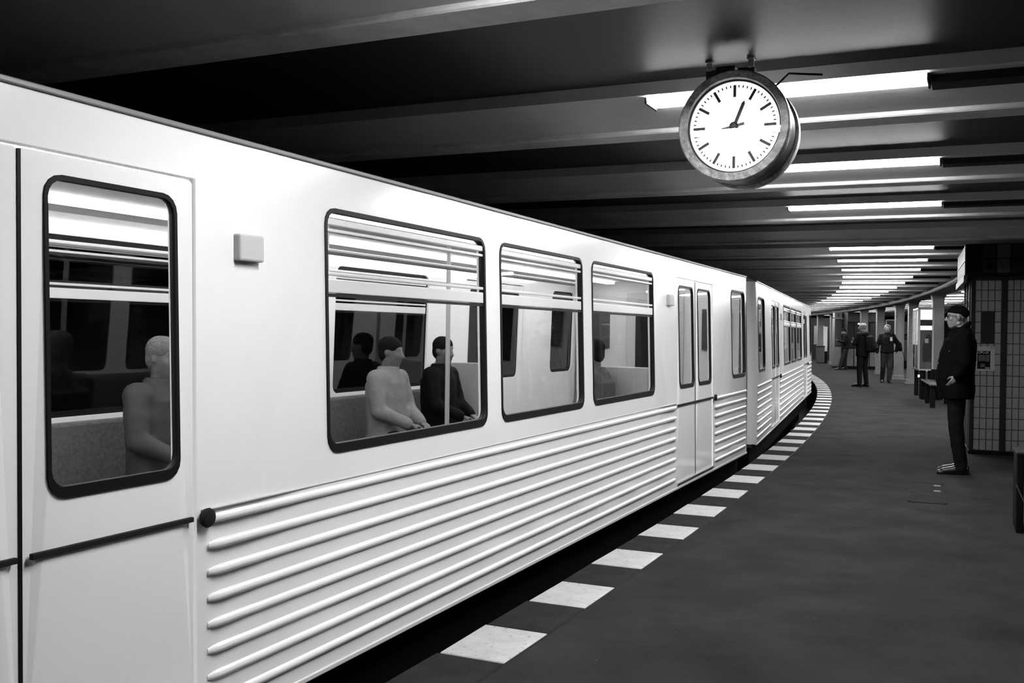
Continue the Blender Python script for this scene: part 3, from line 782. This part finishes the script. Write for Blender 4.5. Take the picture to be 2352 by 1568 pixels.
def person(name, label, loc, rz, J, voxel=.008, curl=.5, hand=None, group=None):
    """J: joints; returns the root. The body is one continuous surface."""
    e = empty(name, label, 'person', loc, rz, group)
    b = B(); sc_ = J.get('scale', 1.)
    F = J['headF']; hc = J['head']
    add_head(b, hc, F)
    nb = J['neck']
    b.cap(nb, Vector(hc) + F @ V(-.02, 0, -.06), .056, .052)
    pl, ch = J['pelvis'], J['chest']
    b.ell(pl, (.115, .160, .12)); b.cap(pl, (Vector(pl) + Vector(ch)) / 2, .115, .115); b.ell(ch, (.115, .160, .19))
    b.cap(J['sh'][0], J['sh'][1], .058); b.cap(nb, ch, .06, .10)
    for k in (0, 1):
        sh, el, wr = J['sh'][k], J['el'][k], J['wr'][k]
        b.cap(sh, el, .050, .041); b.cap(el, wr, .041, .027)
        hd, pn, th = J['hand'][k]
        add_hand(b, wr, hd, pn, th, 1., curl)
        hp, kn, an = J['hip'][k], J['kn'][k], J['an'][k]
        b.cap(hp, kn, .085, .055); b.cap(kn, Vector(kn)*.6 + Vector(an)*.4 + V(-.015, 0, 0), .055, .056); b.cap(kn, an, .05, .038)
        toe = Vector(an) + Vector(J['ft'][k]) * .18; toe = Vector(an) + Vector(J['ft'][k]).normalized() * .16; b.cap(Vector(an) + V(0, 0, -.045), Vector((toe.x, toe.y, an.z - .063)), .032, .020)
    b.build('body', M_SKIN, e, voxel, 3, zmin=.006)
    return e
def shoes(e, J, m, voxel):
    for k in (0, 1):
        an = Vector(J['an'][k]); d = Vector(J['ft'][k]).normalized(); b = B()
        heel = an - d*.045; base = an.z - .09
        b.cap((heel.x, heel.y, base + .045), (an.x + d.x*.05, an.y + d.y*.05, base + .050), .045, .046)
        b.cap((an.x + d.x*.05, an.y + d.y*.05, base + .045), (an.x + d.x*.165, an.y + d.y*.165, base + .030), .048, .036)
        b.cap((an.x + d.x*.10, an.y + d.y*.10, base + .028), (an.x + d.x*.205, an.y + d.y*.205, base + .022), .043, .026)
        b.cap((heel.x, heel.y, base + .02), (an.x + d.x*.20, an.y + d.y*.20, base + .012), .044, .034)
        b.cap(an, an + V(0, 0, .03), .050, .048)
        s_ = b.build('shoe', m, e, voxel, 2, zmin=base)
def trousers(e, J, m, voxel, w=1., fold=.02, hem=.05):
    b = B(); pl = Vector(J['pelvis'])
    b.ell(pl, (.135*w, .175*w, .13)); b.cap(pl, pl + V(0, 0, .08), .125*w)
    for k in (0, 1):
        hp, kn, an = (Vector(J[x][k]) for x in ('hip', 'kn', 'an'))
        b.cap(hp, kn, .105*w, .078*w); b.cap(kn, an + V(0, 0, .03), .078*w, .064*w); b.cap(an + V(0, 0, .05), an + V(-.005, 0, -hem + .03), .064*w, .066*w)
    b.build('trousers', m, e, voxel, 3, fold=fold, fscale=.09, zmin=.03)
def coat(e, J, m, voxel, hem_z, rx=.16, ry=.215, fold=.02, puff=1., collar=True, hemf=0.):
    b = B(); pl, ch, nb = (Vector(J[k]) for k in ('pelvis', 'chest', 'neck'))
    c0 = pl.copy(); c0.z = hem_z; c0.x += hemf
    top = ch + (nb - ch) * .85
    b.loft([(c0, rx*1.02, ry*1.02), (Vector((pl.x + hemf*.6, pl.y, (hem_z + pl.z)/2)), rx*1.05, ry*1.03), (Vector((pl.x, pl.y, pl.z + .02)), rx*1.03, ry), (pl + (ch - pl)*.5, rx, ry*.95),
            (ch + V(0,0,.0), rx*1.0, ry*1.0), (ch + V(0, 0, .10), rx*.93, ry*.98), (top, rx*.62, ry*.60)])
    for k in (0, 1):
        sh, el, wr = (Vector(J[x][k]) for x in ('sh', 'el', 'wr'))
        b.cap(sh, el, .080*puff, .066*puff); b.cap(el, wr + (el - wr) * .04, .064*puff, .050*puff)
    b.cap(J['sh'][0], J['sh'][1], .082*puff)
    if collar:
        F = J['headF']; b.loft([(nb + V(-.01, 0, -.05), .12, .13), (nb + V(0, 0, .01), .098, .096), (nb + V(.004, 0, .055), .088, .086)])
    return b.build('coat', m, e, voxel, 3, fold=fold, fscale=.10)

# ---- man in the cap, seen in profile
def man_one():
    J = dict(pelvis=V(.045, 0, .96), chest=V(.02, 0, 1.31), neck=V(.0, 0, 1.50), head=V(.055, 0, 1.655), headF=frame(.08, -.03),
             sh=[V(-.005, .185, 1.45), V(-.005, -.185, 1.45)], el=[V(-.02, .25, 1.17), V(-.02, -.25, 1.17)], wr=[V(.04, .22, 1.04), V(.04, -.22, 1.04)],
             hip=[V(.045, .09, .92), V(.045, -.09, .92)], kn=[V(.05, .10, .52), V(.045, -.10, .52)], an=[V(.0, .10, .09), V(-.01, -.10, .09)], ft=[V(1, .12, 0), V(1, -.12, 0)],
             hand=[(V(.55, -.1, -.8), V(.3, -1, 0), V(1, 0, .4)), (V(.55, .1, -.8), V(.3, 1, 0), V(1, 0, .4))])
    x, y = 4.775, 10.72
    d = (P(11.55, 1.96) - P(11.55, 2.23)).normalized()
    rz = atan2(d.y, d.x)
    e = person('person', 'man in knit cap and long black coat standing in profile before the tiled kiosk', (x, y, 0), rz, J, .0065)
    shoes(e, J, M_SHOE, .007)
    trousers(e, J, M_JEANS, .011, .98, .016, .05)
    coat(e, J, M_COAT, .011, .795, .170, .225, .018, 1.04, hemf=.0)
    F = J['headF']; hc = J['head']; f = lambda a, b_, c: Vector(hc) + F @ Vector((a, b_, c))
    # belly bulk and raised collar
    b = B(); b.loft([(V(.06, 0, .80), .155, .20), (V(.085, 0, 1.02), .172, .205), (V(.06, 0, 1.28), .16, .20), (V(.035, 0, 1.42), .13, .17)])
    b.build('coat_front', M_COAT, e, .012, 3, fold=.012)
    b = B(); b.loft([(V(.02, 0, 1.42), .13, .135), (V(.02, 0, 1.50), .105, .105)])
    for lv in range(4):
        for j in range(16):
            q = lambda a: V(.028 - .012*lv + (.076 - .004*lv)*cos(a), (.088 - .003*lv)*sin(a), 1.492 + .021*lv - (.018 + .010*lv)*cos(a))
            b.cap(q(2*pi*j/16), q(2*pi*(j+1)/16), .020, .020, 8)
    b.build('collar', M_COAT, e, .009, 2)
    # knit cap
    b = B()
    for k in range(7):          # stacked tilted rings, low at the nape and high over the brow
        h = k / 6; r_ = math.sqrt(max(0, 1 - (h * .93)**2))
        b.ell(f(-.020 - .006*h, 0, .052 + .052*h), (.110 * (.45 + .55*r_), .089 * (.45 + .55*r_), .030), F @ Matrix.Rotation(-.16, 3, 'Y'))
    b.ell(f(-.060, 0, .030), (.066, .078, .040), F)
    b.build('knit_cap', M_COAT, e, .006, 4)
    # glasses
    g = G()
    for sy in (1, -1):
        pts = [f(.094 + .0*abs(sin(t)), sy*(.034 + .024*cos(t)), .010 + .018*sin(t)) for t in [2*pi*j/14 for j in range(15)]]
        g.tube(pts, .0022, 5)
        g.tube([f(.092, sy*.058, .016), f(.05, sy*.076, .018), f(-.012, sy*.082, .016)], .0022, 5)
    g.tube([f(.094, .010, .014), f(.100, 0, .018), f(.094, -.010, .014)], .0022, 5)
    g.build('glasses', M_BLACK, e, smooth=True)
    for sy in (1, -1):
        G().rings([[f(.0775 + .010*cos(t)*1, sy*.034 + .0105*sin(t)*cos(p_), .012 + .0085*sin(t)*sin(p_)) for p_ in [2*pi*j/10 for j in range(10)]] for t in (.1, .6, 1.1, 1.57)]).build('eye', M_EYE, e, smooth=True)
    for p_ in ((.22, .06, 1.17), (.12, .19, 1.30)): 
        G().tube([V(*p_), V(p_[0] + .008, p_[1] + .006, p_[2])], .007, 8).build('button', M_STEEL, e)
    return e
man_one()

# ---- backpack wearer seen from behind
def man_two():
    J = dict(pelvis=V(.0, 0, .98), chest=V(.0, 0, 1.32), neck=V(.01, 0, 1.52), head=V(.035, 0, 1.68), headF=frame(.55, -.05),
             sh=[V(0, .19, 1.47), V(0, -.19, 1.47)], el=[V(.06, .30, 1.22), V(-.02, -.27, 1.19)], wr=[V(.22, .14, 1.22), V(.10, -.25, .98)],
             hip=[V(0, .09, .93), V(0, -.09, .93)], kn=[V(.01, .13, .50), V(.02, -.13, .50)], an=[V(-.01, .14, .09), V(-.02, -.15, .09)], ft=[V(1, .5, 0), V(1, -.1, 0)],
             hand=[(V(.8, -.5, .2), V(0, -.5, 1), V(0, 0, 1)), (V(.4, .1, -.9), V(.2, 1, 0), V(1, 0, 0))])
    q = P(30.15, 1.28); face = atan2(.84, -.54)
    e = person('person', 'grey-haired man in dark coat seen from behind wearing a black backpack', q, face, J, .010)
    shoes(e, J, M_SHOE, .011); trousers(e, J, M_COAT2, .013, 1., .012)
    coat(e, J, M_COAT2, .013, .86, .155, .225, .02)
    F = J['headF']; hc = J['head']; f = lambda a, b_, c: Vector(hc) + F @ Vector((a, b_, c))
    b = B(); b.ell(f(-.03, 0, .045), (.100, .086, .085), F); b.ell(f(-.05, 0, .01), (.068, .078, .07), F)
    b.build('hair', M_HAIRG, e, .009, 2, fold=.006, fscale=.03)
    b = B(); b.loft([(V(-.02, 0, 1.46), .16, .17), (V(-.03, 0, 1.53), .15, .15), (V(-.03, 0, 1.57), .11, .11)]); b.build('hood', M_COAT2, e, .012, 3)
    bp = empty('backpack', 'black backpack carried by the man seen from behind', 'backpack', q, face)
    b = B(); b.loft([(V(-.26, 0, .98), .09, .13), (V(-.28, 0, 1.03), .13, .165), (V(-.27, 0, 1.25), .13, .165), (V(-.25, 0, 1.42), .10, .14), (V(-.24, 0, 1.46), .05, .09)])
    b.build('bag_body', M_COAT2, bp, .012, 3, fold=.01)
    b = B(); b.loft([(V(-.40, 0, 1.02), .04, .11), (V(-.42, 0, 1.10), .05, .13), (V(-.40, 0, 1.22), .04, .12)]); b.build('front_pocket', M_BLACK, bp, .012, 3)
    for sy in (1, -1):
        b = B(); b.chain([V(-.16, sy*.10, 1.46), V(-.02, sy*.12, 1.56), V(.15, sy*.12, 1.42), V(.16, sy*.15, 1.20), V(-.05, sy*.20, 1.06)], [.018]*5); b.build('strap', M_BLACK, bp, .012, 1)
    G().tube([V(-.474, -.02, 1.13), V(-.476, -.02, 1.17)], .008, 6).build('zip_tab', M_STEEL, bp)
    ph = empty('mobile_phone', 'phone held up by the backpack wearer', 'phone', q, face)
    box('phone_body', M_GREY, ph, .30, .312, .02, .09, 1.26, 1.40, .003)
    return e
man_two()

# ---- man walking towards the viewer
def man_three():
    J = dict(pelvis=V(.0, 0, .98), chest=V(.01, 0, 1.32), neck=V(.01, 0, 1.52), head=V(.04, 0, 1.67), headF=frame(0, 0),
             sh=[V(0, .175, 1.44), V(0, -.175, 1.44)], el=[V(-.02, .31, 1.20), V(-.03, -.28, 1.18)], wr=[V(.02, .27, .98), V(.06, -.30, .93)],
             hip=[V(0, .09, .93), V(0, -.09, .93)], kn=[V(.10, .08, .50), V(.02, -.11, .49)], an=[V(.16, .05, .09), V(-.12, -.12, .10)], ft=[V(1, .1, 0), V(1, -.15, 0)],
             hand=[(V(.1, -.1, -1), V(0, -1, 0), V(1, 0, 0)), (V(.1, .05, -1), V(0, 1, 0), V(1, 0, 0))])
    q = P(33.1, 2.22); face = atan2(-q.y, -q.x) + .12
    e = person('person', 'grey-haired man in a dark jacket and faded jeans walking towards the viewer', q, face, J, .010)
    shoes(e, J, M_SHOE, .011); trousers(e, J, M_JEANS2, .013, 1.02, .016)
    coat(e, J, M_COAT2, .013, .93, .160, .20, .022, 1.0)
    F = J['headF']; hc = J['head']; f = lambda a, b_, c: Vector(hc) + F @ Vector((a, b_, c))
    b = B(); b.ell(f(-.035, 0, .06), (.105, .100, .085), F); b.ell(f(-.04, .065, .02), (.05, .035, .06), F); b.ell(f(-.04, -.065, .02), (.05, .035, .06), F); b.ell(f(.04, 0, .105), (.045, .06, .03), F)
    b.build('hair', M_HAIRG, e, .009, 2, fold=.01, fscale=.03)
    g = G()
    for sy in (1, -1): g.tube([f(.098, sy*(.032 + .02*cos(t)), .012 + .015*sin(t)) for t in [2*pi*j/10 for j in range(11)]], .0018, 5)
    g.build('glasses', M_GREY, e)
    box('chest_emblem', M_WHITE, e, .178, .184, .06, .13, 1.30, 1.42, .01)
    sb = empty('shoulder_bag', 'dark shoulder bag hanging at the side of the walking man', 'bag', q, face)
    b = B(); b.loft([(V(-.02, .38, .98), .07, .045), (V(-.02, .38, 1.04), .13, .07), (V(-.02, .36, 1.24), .12, .06), (V(-.02, .34, 1.28), .08, .03)])
    b.build('bag_body', M_COAT2, sb, .012, 2)
    b = B(); b.chain([V(.0, .36, 1.27), V(.10, .22, 1.42), V(.03, .17, 1.57), V(-.10, .20, 1.45), V(-.10, .36, 1.26)], [.014]*5); b.build('strap', M_BLACK, sb, .01, 1)
    b = B(); b.chain([V(.02, .44, 1.0), V(.05, .48, .86), V(.04, .50, .70)], [.010]*3); b.build('hanging_strap', M_BLACK, sb, .008, 1)
    return e
man_three()

# ---- far man looking down at his hands
def man_four():
    J = dict(pelvis=V(-.03, 0, .95), chest=V(-.03, 0, 1.28), neck=V(.02, 0, 1.47), head=V(.08, 0, 1.61), headF=frame(0, -.45),
             sh=[V(0, .18, 1.42), V(0, -.18, 1.42)], el=[V(.05, .24, 1.15), V(.05, -.24, 1.15)], wr=[V(.28, .08, 1.22), V(.28, -.08, 1.22)],
             hip=[V(-.03, .09, .90), V(-.03, -.09, .90)], kn=[V(.12, .10, .49), V(.0, -.10, .49)], an=[V(.22, .10, .09), V(-.02, -.12, .09)], ft=[V(1, .1, 0), V(1, -.1, 0)],
             hand=[(V(.7, -.4, .3), V(0, -.3, 1), V(0, 0, 1)), (V(.7, .4, .3), V(0, .3, 1), V(0, 0, 1))])
    q = P(44.5, 2.22); face = atan2(.25, -.97)
    e = person('person', 'dark-haired young man leaning by the dark enclosure, looking down at his hands', q, face, J, .012)
    shoes(e, J, M_SHOE, .012); trousers(e, J, M_TROUS, .015, 1., .012)
    coat(e, J, M_COAT2, .015, .90, .15, .215, .02)
    F = J['headF']; hc = J['head']; f = lambda a, b_, c: Vector(hc) + F @ Vector((a, b_, c))
    b = B(); b.ell(f(-.02, 0, .055), (.102, .084, .08), F); b.ell(f(-.055, 0, .01), (.06, .075, .07), F)
    b.build('hair', M_HAIRD, e, .010, 2)
    return e
man_four()

# ---- passengers on the far bench of the nearest carriage
def passenger(label, t, m_coat, m_hair, seed, near=False):
    J = dict(pelvis=V(.0, 0, .58), chest=V(-.02, 0, .92), neck=V(.0, 0, 1.10), head=V(.03, 0, 1.26), headF=frame(seed * .2, -.1),
             sh=[V(0, .18, 1.05), V(0, -.18, 1.05)], el=[V(.06, .23, .80), V(.06, -.23, .80)], wr=[V(.26, .10, .70), V(.26, -.10, .70)],
             hip=[V(.02, .09, .56), V(.02, -.09, .56)], kn=[V(.42, .12, .52), V(.42, -.12, .52)], an=[V(.44, .12, .12), V(.44, -.12, .12)], ft=[V(1, .1, 0), V(1, -.1, 0)],
             hand=[(V(.8, -.5, -.2), V(0, 0, -1), V(1, 0, 0)), (V(.8, .5, -.2), V(0, 0, -1), V(1, 0, 0))])
    a = ang(5.9); n = V(cos(a), sin(a), 0); tt = V(-sin(a), cos(a), 0)
    q = P(5.9, -.32) + tt * t - n * (.48 if near else 1.86)
    a = a + pi if near else a
    e = person('person', label, q + V(0, 0, .0), a, J, .014)
    shoes(e, J, M_SHOE, .014); 
    b = B(); b.ell(J['pelvis'], (.14, .18, .12))
    for k in (0, 1): b.cap(J['hip'][k], J['kn'][k], .10, .08); b.cap(J['kn'][k], J['an'][k], .078, .062)
    b.build('trousers', M_TROUS, e, .015, 2)
    coat(e, J, m_coat, .015, .52, .15, .21, .02)
    F = J['headF']; hc = J['head']; f = lambda x, y, z: Vector(hc) + F @ Vector((x, y, z))
    B().ell(f(-.02, 0, .055), (.102, .086, .085), F).ell(f(-.05, 0, .0), (.06, .078, .08), F).build('hair', m_hair, e, .012, 2)
    return e
passenger('seated passenger in light grey coat behind the first long carriage window', 1.1, M_PALE, M_HAIRD, 1)
passenger('seated passenger in black coat on the far bench, right of the light grey one', 2.0, M_COAT2, M_HAIRD, -1)
passenger('white-haired seated passenger seen through the nearest carriage door', -1.45, M_GREY, M_HAIRG, 0)
passenger('passenger seen from behind in the third window of the nearest carriage', 2.25, M_SEAT, M_HAIRD, 0, True)
